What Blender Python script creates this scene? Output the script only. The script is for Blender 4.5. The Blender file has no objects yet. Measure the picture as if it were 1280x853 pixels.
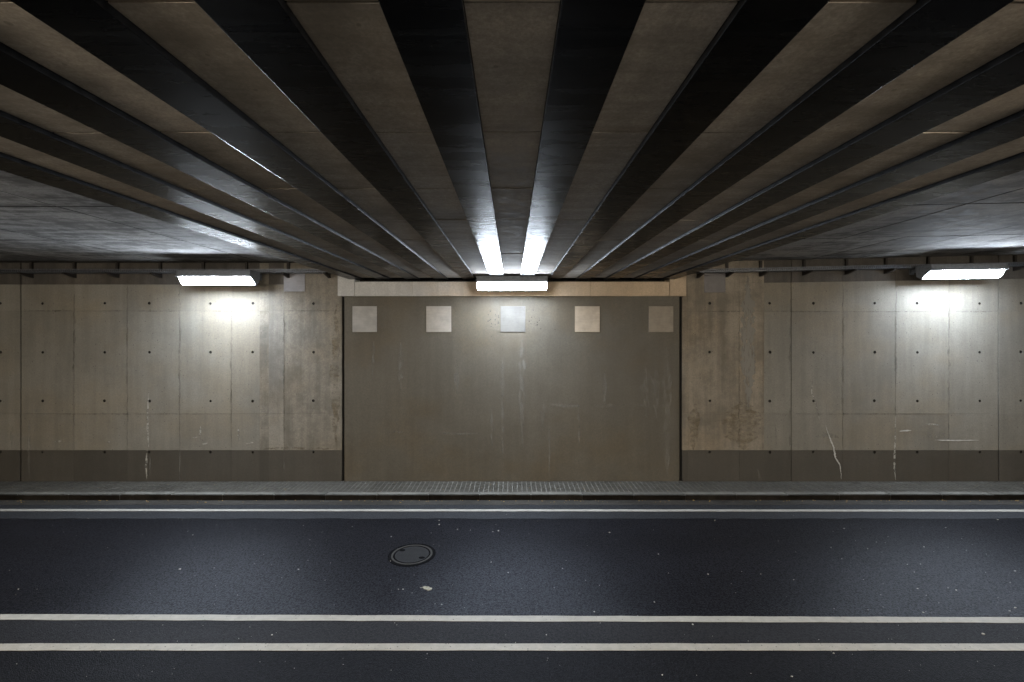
import bpy, bmesh, math, random
from mathutils import Vector

# ------------------------------------------------------------------ camera, sky, sun, exposure
scene = bpy.context.scene
F, D, CZ, HY = 573.0, 9.7, 3.2, 413.0        # focal length (px of 1280), wall distance, eye height, horizon row

cam_data = bpy.data.cameras.new("camera")
cam = bpy.data.objects.new("camera", cam_data)
scene.collection.objects.link(cam)
cam.location = (0, 0, CZ)
cam.rotation_euler = (math.radians(90), 0, 0)
cam_data.sensor_width = 36.0
cam_data.lens = 36.0 * F / 1280.0
cam_data.shift_y = -(426.5 - HY) / 1280.0
cam_data.clip_start = 0.05
cam_data.clip_end = 2000
scene.camera = cam

world = bpy.data.worlds.new("World")
scene.world = world
world.use_nodes = True
wn = world.node_tree
wn.nodes.clear()
sky = wn.nodes.new("ShaderNodeTexSky")
sky.sky_type = 'NISHITA'
sky.sun_disc = False
SUN_EL, SUN_ROT = math.radians(4), math.radians(180)
sky.sun_elevation = SUN_EL
sky.sun_rotation = SUN_ROT
bg = wn.nodes.new("ShaderNodeBackground")
bg.inputs["Strength"].default_value = 0.02
out = wn.nodes.new("ShaderNodeOutputWorld")
wn.links.new(sky.outputs[0], bg.inputs[0])
wn.links.new(bg.outputs[0], out.inputs[0])

sun_data = bpy.data.lights.new("sun", 'SUN')
sun_data.energy = 0.3
sun_data.angle = math.radians(0.5)
sun_data.color = (1, 0.9, 0.78)
sun = bpy.data.objects.new("sun", sun_data)
scene.collection.objects.link(sun)
sun.rotation_euler = (math.radians(90) - SUN_EL, 0, math.radians(180))
sun.location = (0, -40, 30)

LAMP_L = 240.0                                # radiance of the three cold tubes
FILL_L = 218.0                                # radiance of the row on the near wall
COLD = (0.77, 0.87, 1.0)
WARM = (1.0, 0.89, 0.73)

scene.view_settings.view_transform = 'Standard'
scene.view_settings.look = 'None'
scene.view_settings.exposure = 0.0
scene.view_settings.gamma = 1.0
scene.view_settings.use_curve_mapping = False
scene.cycles.use_denoising = True
scene.cycles.max_bounces = 8
scene.cycles.sample_clamp_indirect = 6.0

rnd = random.Random(7)
C = scene.collection

def X(px, d=D): return (px - 640.0) * d / F
def Z(py, d=D): return CZ + (HY - py) * d / F

# ------------------------------------------------------------------ materials
class NT:
    def __init__(s, name):
        s.m = bpy.data.materials.new(name)
        s.m.use_nodes = True
        s.t = s.m.node_tree
        s.t.nodes.clear()
        s.out = s.t.nodes.new("ShaderNodeOutputMaterial")
        s.b = s.t.nodes.new("ShaderNodeBsdfPrincipled")
        s.link(s.b.outputs[0], s.out.inputs[0])
        s.geo = s.t.nodes.new("ShaderNodeNewGeometry")
    def link(s, a, b): s.t.links.new(a, b)
    def put(s, v, sock):
        if hasattr(v, "node"): s.link(v, sock)
        elif isinstance(v, (tuple, list)) and sock.type == 'RGBA': sock.default_value = (*v[:3], 1)
        else: sock.default_value = v
    def pos(s, scale=(1, 1, 1), off=(0, 0, 0)):
        n = s.t.nodes.new("ShaderNodeMapping")
        n.inputs["Scale"].default_value = scale
        n.inputs["Location"].default_value = off
        s.link(s.geo.outputs["Position"], n.inputs[0])
        return n.outputs[0]
    def noise(s, scale, detail=4, rough=0.55, vec=None, dist=0.0):
        n = s.t.nodes.new("ShaderNodeTexNoise")
        n.inputs["Scale"].default_value = scale
        n.inputs["Detail"].default_value = detail
        n.inputs["Roughness"].default_value = rough
        n.inputs["Distortion"].default_value = dist
        s.link(vec if vec else s.pos(), n.inputs["Vector"])
        return n.outputs["Fac"]
    def voro(s, scale, vec=None, feature='F1'):
        n = s.t.nodes.new("ShaderNodeTexVoronoi")
        n.feature = feature
        n.inputs["Scale"].default_value = scale
        s.link(vec if vec else s.pos(), n.inputs["Vector"])
        return n
    def math(s, op, a, b=0.0, clamp=False):
        n = s.t.nodes.new("ShaderNodeMath")
        n.operation = op
        n.use_clamp = clamp
        s.put(a, n.inputs[0]); s.put(b, n.inputs[1])
        return n.outputs[0]
    def rng(s, v, a, b, c=0.0, d=1.0):
        n = s.t.nodes.new("ShaderNodeMapRange")
        n.interpolation_type = 'SMOOTHSTEP'
        s.put(v, n.inputs[0])
        for i, q in enumerate((a, b, c, d)): n.inputs[i + 1].default_value = q
        return n.outputs[0]
    def mix(s, f, a, b, mode='MIX'):
        n = s.t.nodes.new("ShaderNodeMix")
        n.data_type = 'RGBA'
        n.blend_type = mode
        s.put(f, n.inputs[0]); s.put(a, n.inputs[6]); s.put(b, n.inputs[7])
        return n.outputs[2]
    def bump(s, h, strength, dist=0.01):
        n = s.t.nodes.new("ShaderNodeBump")
        n.inputs["Strength"].default_value = strength
        n.inputs["Distance"].default_value = dist
        s.link(h, n.inputs["Height"])
        s.link(n.outputs[0], s.b.inputs["Normal"])
    def set(s, **k):
        for key, v in k.items(): s.put(v, s.b.inputs[key.replace("_", " ")])
    def objrand(s):
        return s.t.nodes.new("ShaderNodeObjectInfo").outputs["Random"]

def scal(c, k): return tuple(min(1, v * k) for v in c)

def concrete(name, base, light=1.3, dark=0.62, warm=(1.0, 0.86, 0.66), streak=(7, 7, 0.45), blotch=0.9,
             rough=0.72, pores=0.8, bump=0.35, seed=0.0, warm_amt=0.5, contrast=1.0, rand=0.08, spec=0.35, var_rough=0.15):
    t = NT(name)
    off = (seed * 13.1, seed * 7.7, seed * 3.3)
    big = t.noise(blotch, 7, 0.62, t.pos(off=off), 0.3)
    mid = t.noise(6.5, 6, 0.6, t.pos(off=off))
    st = t.noise(1.0, 5, 0.6, t.pos(streak, off))
    fine = t.noise(70, 4, 0.7, t.pos(off=off))
    v = t.math('ADD', t.math('MULTIPLY', big, 0.42), t.math('MULTIPLY', mid, 0.26))
    v = t.math('ADD', v, t.math('MULTIPLY', st, 0.32))
    col = t.mix(t.rng(v, 0.5 - 0.17 / contrast, 0.5 + 0.17 / contrast), scal(base, dark), scal(base, light))
    wv = t.rng(t.noise(0.55, 5, 0.6, t.pos((1, 1, 1.3), (off[0] + 5, 0, 2))), 0.42, 0.66, 0, warm_amt)
    col = t.mix(wv, col, warm, 'MULTIPLY')
    col = t.mix(t.rng(fine, 0.3, 0.7, 0.0, 0.45), col, scal(base, dark * 0.85))
    grit = t.noise(30, 3, 0.75, t.pos(off=off))
    col = t.mix(t.rng(grit, 0.36, 0.64, 0.0, 0.30), col, scal(base, dark * 0.7))
    if rand:
        r = t.rng(t.objrand(), 0, 1, 1 - rand, 1 + rand)
        n = t.t.nodes.new("ShaderNodeCombineColor")
        for i in range(3): t.link(r, n.inputs[i])
        col = t.mix(1.0, col, n.outputs[0], 'MULTIPLY')
    h = t.math('ADD', t.math('MULTIPLY', fine, 0.5), t.math('MULTIPLY', mid, 0.5))
    if pores:
        vo = t.voro(11.0, t.pos(off=off))
        rad = t.math('MULTIPLY', t.rng(vo.outputs["Color"], 0.62, 1.0, 0.0, 1.0), 0.17)
        pit = t.math('LESS_THAN', vo.outputs["Distance"], rad)
        vo2 = t.voro(20.0, t.pos(off=off))
        pit2 = t.math('LESS_THAN', vo2.outputs["Distance"], t.math('MULTIPLY', t.rng(vo2.outputs["Color"], 0.72, 1.0), 0.20))
        pit = t.math('MAXIMUM', pit, pit2)
        col = t.mix(t.math('MULTIPLY', pit, pores), col, scal(base, 0.28))
        h = t.math('SUBTRACT', h, t.math('MULTIPLY', pit, 0.6))
    t.set(Base_Color=col, Roughness=t.rng(mid, 0.3, 0.7, rough - var_rough, rough + var_rough), Specular_IOR_Level=spec)
    t.bump(h, bump, 0.008)
    return t.m

WALLC = (0.285, 0.266, 0.228)
M = {}
M['paint'] = concrete("pale_sealed_concrete", WALLC, 1.22, 0.76, warm_amt=0.5, seed=1, contrast=0.9, bump=0.25)
M['bare'] = concrete("bare_concrete", (0.31, 0.268, 0.212), 1.35, 0.6, warm_amt=0.45, seed=2, contrast=1.3, blotch=1.6, bump=0.5)
M['bare_grey'] = concrete("grey_bare_concrete", (0.275, 0.248, 0.205), 1.35, 0.6, warm_amt=0.45, seed=2.5, contrast=1.2, blotch=1.6, bump=0.5)
M['bare_light'] = concrete("pale_bare_concrete", (0.29, 0.265, 0.225), 1.35, 0.62, warm_amt=0.4, seed=3, contrast=1.2, bump=0.45)
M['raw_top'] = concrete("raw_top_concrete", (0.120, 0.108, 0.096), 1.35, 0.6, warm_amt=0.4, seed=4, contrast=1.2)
M['band'] = concrete("brown_base_paint", (0.095, 0.085, 0.071), 1.15, 0.82, warm_amt=0.25, seed=5, pores=0.4, bump=0.2, rough=0.6)
M['infill'] = concrete("brown_wall_paint", (0.150, 0.133, 0.105), 1.22, 0.74, streak=(5, 5, 0.3), warm_amt=0.6, seed=6,
                       pores=0.12, bump=0.18, rough=0.55, contrast=0.8, blotch=0.6, rand=0)
M['soffit'] = concrete("soffit_concrete", (0.44, 0.395, 0.345), 1.3, 0.6, streak=(0.6, 9, 3), warm_amt=0.3, seed=7,
                       pores=0.35, bump=0.12, rough=0.85, blotch=1.3, spec=0.02)
M['slab'] = concrete("slab_concrete", (0.38, 0.37, 0.36), 1.35, 0.5, streak=(0.7, 6, 3), warm_amt=0.1, seed=8,
                     pores=0.35, bump=0.10, rough=0.80, blotch=0.9, spec=0.02, contrast=2.6, var_rough=0.1)
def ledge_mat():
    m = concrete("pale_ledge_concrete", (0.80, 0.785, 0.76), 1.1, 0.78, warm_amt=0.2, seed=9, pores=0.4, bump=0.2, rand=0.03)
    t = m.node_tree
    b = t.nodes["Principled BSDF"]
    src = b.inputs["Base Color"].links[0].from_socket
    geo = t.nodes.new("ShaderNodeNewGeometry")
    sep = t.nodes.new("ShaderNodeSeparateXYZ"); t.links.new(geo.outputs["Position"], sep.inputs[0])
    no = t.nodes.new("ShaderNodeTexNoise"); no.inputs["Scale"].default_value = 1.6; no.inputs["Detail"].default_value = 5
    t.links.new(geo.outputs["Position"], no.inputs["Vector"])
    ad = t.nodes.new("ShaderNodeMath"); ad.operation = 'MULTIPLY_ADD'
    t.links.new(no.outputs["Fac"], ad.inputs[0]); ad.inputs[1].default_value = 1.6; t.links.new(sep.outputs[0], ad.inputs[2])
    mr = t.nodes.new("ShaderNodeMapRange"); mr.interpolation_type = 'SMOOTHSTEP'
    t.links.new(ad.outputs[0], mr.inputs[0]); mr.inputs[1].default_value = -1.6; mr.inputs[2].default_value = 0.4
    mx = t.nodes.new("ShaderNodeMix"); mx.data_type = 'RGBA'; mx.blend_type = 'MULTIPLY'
    t.links.new(mr.outputs[0], mx.inputs[0]); t.links.new(src, mx.inputs[6]); mx.inputs[7].default_value = (0.86, 0.68, 0.49, 1)  # warm light on the right half is mixed into the ledge colour
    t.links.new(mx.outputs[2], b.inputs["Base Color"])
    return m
M['ledge'] = M['ledge_warm_lit'] = ledge_mat()
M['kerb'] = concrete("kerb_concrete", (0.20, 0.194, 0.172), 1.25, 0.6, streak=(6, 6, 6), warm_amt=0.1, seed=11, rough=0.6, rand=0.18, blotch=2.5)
M['kerb_face'] = concrete("dark_kerb_face", (0.022, 0.019, 0.016), 1.8, 0.5, streak=(4, 4, 4), warm_amt=0.2, seed=12, rough=0.85, blotch=2.5, rand=0.25, spec=0.05)  # road-facing side coloured far darker than the kerb top
M['paver'] = concrete("paver_concrete", (0.095, 0.090, 0.077), 1.3, 0.6, streak=(8, 8, 8), warm_amt=0.1, seed=13, rough=0.5, rand=0, blotch=2.0, pores=0.3)
M['mortar'] = concrete("pale_joint_mortar", (0.30, 0.29, 0.26), 1.2, 0.7, warm_amt=0.1, seed=14, rand=0, pores=0.2)
M['gutter'] = concrete("gutter_asphalt", (0.058, 0.054, 0.048), 1.4, 0.6, streak=(0.8, 12, 3), warm_amt=0.3, seed=15, rough=0.6, rand=0)

def plain(name, col, rough=0.5, metal=0.0, nscale=30, amt=0.25, bump=0.1, coat=0.0):
    t = NT(name)
    n = t.noise(nscale, 5, 0.65)
    c = t.mix(t.rng(n, 0.3, 0.7), scal(col, 1 - amt), scal(col, 1 + amt))
    t.set(Base_Color=c, Roughness=t.rng(n, 0.3, 0.7, rough * 0.8, min(1, rough * 1.2)), Metallic=metal, Coat_Weight=coat, Coat_Roughness=0.1)
    t.bump(n, bump, 0.004)
    return t.m

M['dark'] = plain("joint_filler_gap_shade", (0.012, 0.011, 0.010), 0.9)
M['hole'] = plain("dark_hole_lining", (0.034, 0.030, 0.026), 0.9)
M['backing'] = plain("dark_backing", (0.02, 0.018, 0.016), 0.9)
M['galv'] = plain("galvanised_tray", (0.16, 0.17, 0.19), 0.45, 0.6, 25, 0.3)
M['bracket'] = plain("rusty_dark_bracket", (0.030, 0.024, 0.020), 0.6, 0.2, 40, 0.5)
M['cable'] = plain("black_cable", (0.015, 0.015, 0.016), 0.5)
M['housing'] = plain("grey_lamp_housing", (0.22, 0.235, 0.26), 0.4, 0.1, 18, 0.18)
M['iron'] = plain("cast_iron", (0.008, 0.0085, 0.0105), 0.55, 0.0, 60, 0.4, 0.3)
M['ring'] = plain("worn_iron_ring", (0.065, 0.063, 0.06), 0.5, 0.5, 50, 0.45, 0.4)
M['tar'] = plain("tar_seal", (0.007, 0.007, 0.008), 0.95, 0, 40, 0.5, 0.3)
M['tar'].node_tree.nodes['Principled BSDF'].inputs['Specular IOR Level'].default_value = 0.04
M['chip'] = plain("pale_litter", (0.48, 0.465, 0.43), 0.7)
M['leaf'] = plain("ochre_litter", (0.40, 0.27, 0.10), 0.7)
M['scrap'] = plain("trodden_scrap", (0.34, 0.33, 0.26), 0.8, 0, 45, 0.4, 0.4)
M['fleck'] = plain("dark_fleck", (0.05, 0.045, 0.04), 0.9)

def plate_mat(name, col, seed):
    t = NT(name)
    br = t.noise(1.0, 4, 0.6, t.pos((3, 3, 60), (seed, seed, seed)))
    bl = t.noise(5, 5, 0.6, t.pos(off=(seed, 0, seed)))
    c = t.mix(t.rng(bl, 0.3, 0.7), scal(col, 0.82), scal(col, 1.1))
    c = t.mix(t.rng(br, 0.35, 0.7, 0, 0.3), c, scal(col, 0.7))
    t.set(Base_Color=c, Roughness=t.rng(br, 0.3, 0.7, 0.35, 0.55), Specular_IOR_Level=0.5)
    t.bump(br, 0.06, 0.003)
    return t.m
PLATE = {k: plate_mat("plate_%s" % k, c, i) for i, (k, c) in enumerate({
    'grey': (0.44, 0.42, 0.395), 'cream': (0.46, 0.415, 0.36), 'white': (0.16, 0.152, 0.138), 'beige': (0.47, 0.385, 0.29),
    'tan': (0.27, 0.225, 0.172), 'lilac': (0.30, 0.285, 0.29), 'dim': (0.17, 0.155, 0.155)}.items())}  # plate tones carry the cool-left, warm-right light as colour

def beam_mat():
    t = NT("black_gloss_paint")
    st = t.noise(1.0, 6, 0.65, t.pos((1.2, 9, 3)))
    st2 = t.noise(1.0, 5, 0.6, t.pos((2.5, 38, 3), (3, 1, 0)))
    bl = t.noise(2.2, 6, 0.6)
    v = t.math('ADD', t.math('MULTIPLY', st, 0.6), t.math('MULTIPLY', bl, 0.4))
    c = t.mix(t.rng(v, 0.35, 0.7), (0.002, 0.002, 0.0023), (0.006, 0.0056, 0.0056))
    chips = t.rng(t.noise(1.0, 3, 0.7, t.pos((5, 16, 5), (9, 2, 0))), 0.72, 0.76)
    c = t.mix(t.math('MULTIPLY', chips, 0.6), c, (0.05, 0.05, 0.05))
    t.set(Base_Color=c, Roughness=t.rng(v, 0.35, 0.7, 0.22, 0.36), Specular_IOR_Level=0.04,
          Coat_Weight=t.rng(bl, 0.35, 0.65, 0.025, 0.045), Coat_Roughness=0.03)
    h = t.math('ADD', t.math('MULTIPLY', st, 0.7), t.math('MULTIPLY', st2, 0.3))
    t.bump(h, 0.06, 0.01)
    return t.m
M['beam'] = beam_mat()
M['beam_edge'] = plain("glint_steel_edge", (0.010, 0.010, 0.011), 0.46, 0.1, 14, 0.5)  # paler side faces stand in for the lamp's glint along the flanges
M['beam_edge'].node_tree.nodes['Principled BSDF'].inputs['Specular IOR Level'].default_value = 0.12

def asphalt(name, base, rough, seed, tracks=False, grain=1.0, spec=0.29):
    t = NT(name)
    off = (seed, seed * 2, 0)
    g = t.voro(95.0, t.pos(off=off))
    g2 = t.noise(140, 3, 0.7, t.pos(off=off))
    g3 = t.noise(26, 5, 0.7, t.pos(off=off))
    big = t.noise(0.7, 6, 0.6, t.pos((0.35, 1.6, 1), off))
    c = t.mix(t.rng(g.outputs["Color"], 0.1, 0.95), scal(base, 1 - 0.6 * grain), scal(base, 1 + 0.75 * grain))
    c = t.mix(t.rng(g3, 0.35, 0.65, 0, 0.55), c, scal(base, 0.5))
    c = t.mix(t.rng(big, 0.35, 0.68, 0, 0.6), c, scal(base, 1.35))
    sp = t.math('LESS_THAN', t.voro(30, t.pos(off=off)).outputs["Distance"], 0.10)
    spk = t.math('MULTIPLY', sp, t.rng(t.noise(9, 3, 0.5, t.pos(off=off)), 0.56, 0.66))
    c = t.mix(t.math('MULTIPLY', spk, 0.5), c, scal(base, 5.0))
    r = t.rng(g2, 0.3, 0.7, rough - 0.1, rough + 0.12)
    st = t.voro(42.0, t.pos(off=(seed * 3, 1, 0)))
    pit = t.math('MAXIMUM', t.rng(st.outputs["Distance"], 0.42, 0.75), t.rng(t.noise(38, 3, 0.75, t.pos(off=(4, seed, 0))), 0.52, 0.66))
    c = t.mix(t.math('MULTIPLY', pit, 0.6 * min(1, grain)), c, scal(base, 0.25))  # shade in the voids between stones put into the colour
    spec_v = t.math('MULTIPLY', t.rng(pit, 0.0, 1.0, 1.0, 1.0 - 0.62 * min(1, grain)), spec)
    if tracks:
        sep = t.t.nodes.new("ShaderNodeSeparateXYZ")
        t.link(t.geo.outputs["Position"], sep.inputs[0])
        wob = t.math('ADD', sep.outputs[1], t.math('MULTIPLY', t.noise(0.5, 3, 0.5), 0.25))
        for y0, w in ((7.1, 0.45), (5.75, 0.35)):
            k = t.rng(t.math('ABSOLUTE', t.math('SUBTRACT', wob, y0 + 0.12)), 0.1, w, 1, 0)
            c = t.mix(t.math('MULTIPLY', k, 0.45), c, scal(base, 0.62))
    t.set(Base_Color=c, Roughness=r, Specular_IOR_Level=spec_v, Specular_Tint=(0.78, 0.84, 1.0))
    h = t.math('ADD', t.math('MULTIPLY', g.outputs["Distance"], 0.8), t.math('MULTIPLY', g3, 0.8))
    t.bump(h, 0.42, 0.010)
    return t.m
M['road'] = asphalt("lane_asphalt", (0.011, 0.0117, 0.016), 0.37, 1.0, True)
M['road_mid'] = asphalt("worn_middle_asphalt", (0.024, 0.024, 0.026), 0.55, 2.0, False, 0.5, 0.15)
M['road_near'] = asphalt("near_lane_asphalt", (0.010, 0.010, 0.0115), 0.55, 3.0, False, 0.45, 0.12)
M['road_edge'] = asphalt("old_edge_asphalt", (0.038, 0.040, 0.044), 0.5, 4.0, False, 0.6)
M['ground'] = plain("bare_earth", (0.10, 0.085, 0.06), 0.9, 0, 3, 0.4, 0.5)

def line_paint(name, base, wear):
    t = NT(name)
    n = t.noise(55, 5, 0.7)
    n2 = t.noise(9, 5, 0.65)
    v = t.voro(42)
    c = t.mix(t.rng(n2, 0.3, 0.7), scal(base, 0.82), base)
    pit = t.math('LESS_THAN', v.outputs["Distance"], t.math('MULTIPLY', t.rng(v.outputs["Color"], 0.55, 1.0), 0.34))
    c = t.mix(t.math('MULTIPLY', pit, wear), c, scal(base, 0.3))
    c = t.mix(t.rng(n, 0.55, 0.72, 0, 0.5 * wear), c, scal(base, 0.42))
    t.set(Base_Color=c, Roughness=0.55)
    t.bump(t.math('SUBTRACT', n, t.math('MULTIPLY', pit, 0.5)), 0.4, 0.006)
    return t.m
M['line'] = line_paint("white_line_paint", (0.47, 0.452, 0.405), 0.8)
M['line_worn'] = line_paint("worn_line_paint", (0.46, 0.435, 0.38), 1.0)

def lime(name, col, lo, hi, amt, vec=(4, 4, 4)):
    t = NT(name)
    a = t.math('MULTIPLY', t.rng(t.noise(3.0, 6, 0.7, t.pos(vec)), lo, hi), amt)
    t.set(Base_Color=col, Roughness=0.85, Alpha=a)
    return t.m
M['lime'] = lime("lime_deposit", (0.50, 0.48, 0.43), 0.36, 0.58, 0.8)
M['lime_faint'] = lime("faint_lime_deposit", (0.36, 0.34, 0.30), 0.40, 0.66, 0.38, (6, 6, 2))
M['scratch'] = lime("chalky_scratch", (0.62, 0.61, 0.58), 0.20, 0.45, 0.9)
M['skin'] = lime("pale_cement_skin", (0.33, 0.31, 0.275), 0.33, 0.50, 0.7, (7, 7, 1.6))
M['rust'] = lime("ochre_stain", (0.26, 0.20, 0.115), 0.38, 0.68, 0.5, (2, 2, 3))
M['crack'] = lime("dark_crack_line", (0.12, 0.11, 0.09), 0.36, 0.70, 0.38, (5, 5, 1.2))

def lamp_mat(name, col, strength):
    t = NT(name)
    e = t.t.nodes.new("ShaderNodeEmission")
    e.inputs[0].default_value = (*col, 1)
    e.inputs[1].default_value = strength
    t.link(e.outputs[0], t.out.inputs[0])
    return t.m
M['glow'] = lamp_mat("lit_cold_diffuser", COLD, LAMP_L)
M['glow_warm'] = lamp_mat("lit_warm_diffuser", WARM, FILL_L)

# ------------------------------------------------------------------ object helpers
def link(o, parent=None):
    C.objects.link(o)
    if parent: o.parent = parent
    return o

def thing(name, label, cat, loc=(0, 0, 0), group=None):
    o = bpy.data.objects.new(name, None)
    o.empty_display_size = 0.2
    o.location = loc
    link(o)
    o['label'] = label; o['category'] = cat; o['kind'] = 'thing'
    if group: o['group'] = group
    return o

def tag(o, label, cat, group=None):
    o['label'] = label; o['category'] = cat
    if group: o['group'] = group
    return o

def mesh_obj(name, bm, mats, parent=None, origin=None, smooth=False):
    """Link a bmesh built in world coordinates; its origin is moved to `origin`."""
    loc = Vector(origin) if origin else Vector((0, 0, 0))
    base = Vector(parent.location) if parent else Vector((0, 0, 0))
    if parent and parent.parent: base = base + Vector(parent.parent.location)
    if origin is None and parent: loc = base.copy()
    bmesh.ops.translate(bm, verts=bm.verts, vec=-loc)
    bmesh.ops.recalc_face_normals(bm, faces=bm.faces)
    me = bpy.data.meshes.new(name)
    bm.to_mesh(me); bm.free()
    for m in (mats if isinstance(mats, list) else [mats]): me.materials.append(m)
    if smooth:
        for p in me.polygons: p.use_smooth = True
    o = bpy.data.objects.new(name, me)
    link(o, parent)
    o.location = loc - base
    return o

def box(bm, x0, x1, y0, y1, z0, z1, mi=0):
    v = [bm.verts.new(p) for p in ((x0, y0, z0), (x1, y0, z0), (x1, y1, z0), (x0, y1, z0),
                                   (x0, y0, z1), (x1, y0, z1), (x1, y1, z1), (x0, y1, z1))]
    fs = []
    for q in ((0, 3, 2, 1), (4, 5, 6, 7), (0, 1, 5, 4), (1, 2, 6, 5), (2, 3, 7, 6), (3, 0, 4, 7)):
        f = bm.faces.new([v[i] for i in q]); f.material_index = mi; fs.append(f)
    return v, fs

def bevel_all(bm, w, seg=1):
    bmesh.ops.bevel(bm, geom=list(bm.edges), offset=w, segments=seg, affect='EDGES', profile=0.6)

def prism_x(bm, prof, x0, x1, mi=0):
    """Extrude a (y, z) outline along x."""
    a = [bm.verts.new((x0, y, z)) for y, z in prof]
    b = [bm.verts.new((x1, y, z)) for y, z in prof]
    n = len(prof)
    fs = [bm.faces.new(a[::-1]), bm.faces.new(b)]
    for i in range(n):
        fs.append(bm.faces.new((a[i], a[(i + 1) % n], b[(i + 1) % n], b[i])))
    for f in fs: f.material_index = mi
    return fs

def tube(bm, pts, r, n=8):
    rings = []
    for i, p in enumerate(pts):
        p = Vector(p)
        d = (Vector(pts[min(i + 1, len(pts) - 1)]) - Vector(pts[max(i - 1, 0)])).normalized()
        u = d.orthogonal().normalized(); w = d.cross(u)
        rings.append([bm.verts.new(p + r * (math.cos(2 * math.pi * k / n) * u + math.sin(2 * math.pi * k / n) * w)) for k in range(n)])
    for a, b in zip(rings, rings[1:]):
        for k in range(n): bm.faces.new((a[k], a[(k + 1) % n], b[(k + 1) % n], b[k]))
    bm.faces.new(rings[0]); bm.faces.new(rings[-1][::-1])

# ------------------------------------------------------------------ the setting: ground, road, pavement
XL, XR = -19.0, 19.0
YB = -1.7                                  # face of the near wall behind the camera
ROADZ = CZ - 3.31
def droad(py): return F * 3.31 / (py - HY)
def dpav(py): return F * CZ / (py - HY)
KF, KB = 8.918, 9.08                       # kerb face and back

bm = bmesh.new(); box(bm, -400, 400, -400, 400, ROADZ - 1.2, ROADZ - 0.30)
g = mesh_obj("ground", bm, M['ground']); g['kind'] = 'structure'

bm = bmesh.new()
def strip(bm, y0, y1, z, mi, n=1):
    q = [bm.verts.new(p) for p in ((XL * 3, y0, z), (XR * 3, y0, z), (XR * 3, y1, z), (XL * 3, y1, z))]
    f = bm.faces.new(q); f.material_index = mi
Y2a, Y2b, Y3a, Y3b = 5.206, 5.307, 4.732, 4.837
YN = 8.04
strip(bm, 1.0, Y3a + 0.05, ROADZ, 2)
strip(bm, Y3a + 0.05, Y2b - 0.05, ROADZ, 1)
strip(bm, Y2b - 0.05, KF - 0.02, ROADZ, 0)
box(bm, XL * 3, XR * 3, 0.9, KF + 0.05, ROADZ - 0.28, ROADZ - 0.02, 2)
road = mesh_obj("road", bm, [M['road'], M['road_mid'], M['road_near']]); road['kind'] = 'structure'

def sheet(name, ya, yb, z, mat, tilt=0.0, wob=0.004, step=0.25):
    """Thin strip along the road with faintly uneven edges."""
    bm = bmesh.new()
    n = int(2 * 32 / step)
    top, bot = [], []
    for i in range(n + 1):
        x = -32 + i * step
        dy = tilt * x
        top.append((x, yb + dy + rnd.uniform(-wob, wob))); bot.append((x, ya + dy + rnd.uniform(-wob, wob)))
    vt = [bm.verts.new((x, y, z)) for x, y in top]; vb = [bm.verts.new((x, y, z)) for x, y in bot]
    wt = [bm.verts.new((x, y, z - 0.0035)) for x, y in top]; wb = [bm.verts.new((x, y, z - 0.0035)) for x, y in bot]
    for i in range(n):
        bm.faces.new((vb[i], vb[i + 1], vt[i + 1], vt[i]))
        bm.faces.new((wb[i], wb[i + 1], vb[i + 1], vb[i]))
        bm.faces.new((vt[i], vt[i + 1], wt[i + 1], wt[i]))
    return mesh_obj(name, bm, mat, road)
sheet("asphalt_strip", YN, 8.69, ROADZ + 0.004, M['road_edge'], 0, 0.02)
sheet("gutter_strip", 8.68, KF - 0.002, ROADZ + 0.006, M['gutter'], 0, 0.012)
sheet("edge_line", 8.36, 8.452, ROADZ + 0.009, M['line'], -0.0015)
sheet("centre_line", Y2a, Y2b, ROADZ + 0.006, M['line'], -0.0048)
sheet("centre_line", Y3a, Y3b, ROADZ + 0.006, M['line_worn'], 0.0)
sheet("edge_line", 1.55, 1.66, ROADZ + 0.006, M['line_worn'], 0.0)

# far pavement: kerb stones, joined pavers on a mortar bed
pav = bpy.data.objects.new("pavement", None); link(pav); pav['kind'] = 'structure'
bm = bmesh.new(); box(bm, XL * 3, XR * 3, KB, 10.05, ROADZ - 0.25, -0.006)
mesh_obj("mortar_bed", bm, M['mortar'], pav)
bm = bmesh.new()
pw, pl = 0.0965, 0.2065
ny = 3
x = XL
i = 0
while x < XR:
    for j in range(ny):
        y0 = KB + 0.004 + j * pl
        dz = rnd.uniform(-0.0015, 0.0015)
        w = 0.0035 + rnd.uniform(0, 0.0025)
        ch = 0.004
        z1 = dz
        a = [(x + w, y0 + w), (x + pw - w, y0 + w), (x + pw - w, y0 + pl - w), (x + w, y0 + pl - w)]
        lo = [bm.verts.new((px, py, -0.008)) for px, py in a]
        cx, cy = x + pw / 2, y0 + pl / 2
        hi = [bm.verts.new((px + math.copysign(ch, cx - px), py + math.copysign(ch, cy - py), z1)) for px, py in a]
        bm.faces.new(hi)
        for k in range(4): bm.faces.new((lo[k], lo[(k + 1) % 4], hi[(k + 1) % 4], hi[k]))
    x += pw
o = mesh_obj("paver", bm, M['paver'], pav); o['kind'] = 'stuff'
x = XL + 0.37
while x < XR:
    L = 1.0
    bm = bmesh.new()
    dz, dy = rnd.uniform(-0.003, 0.003), rnd.uniform(-0.004, 0.004)
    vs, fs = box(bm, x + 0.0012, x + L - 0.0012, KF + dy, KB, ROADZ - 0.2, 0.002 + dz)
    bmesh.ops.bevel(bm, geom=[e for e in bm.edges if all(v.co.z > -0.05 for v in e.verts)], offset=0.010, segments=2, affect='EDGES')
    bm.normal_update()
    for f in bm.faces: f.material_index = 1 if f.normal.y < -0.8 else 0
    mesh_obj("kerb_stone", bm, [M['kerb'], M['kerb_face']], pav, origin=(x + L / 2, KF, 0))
    x += L

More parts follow.
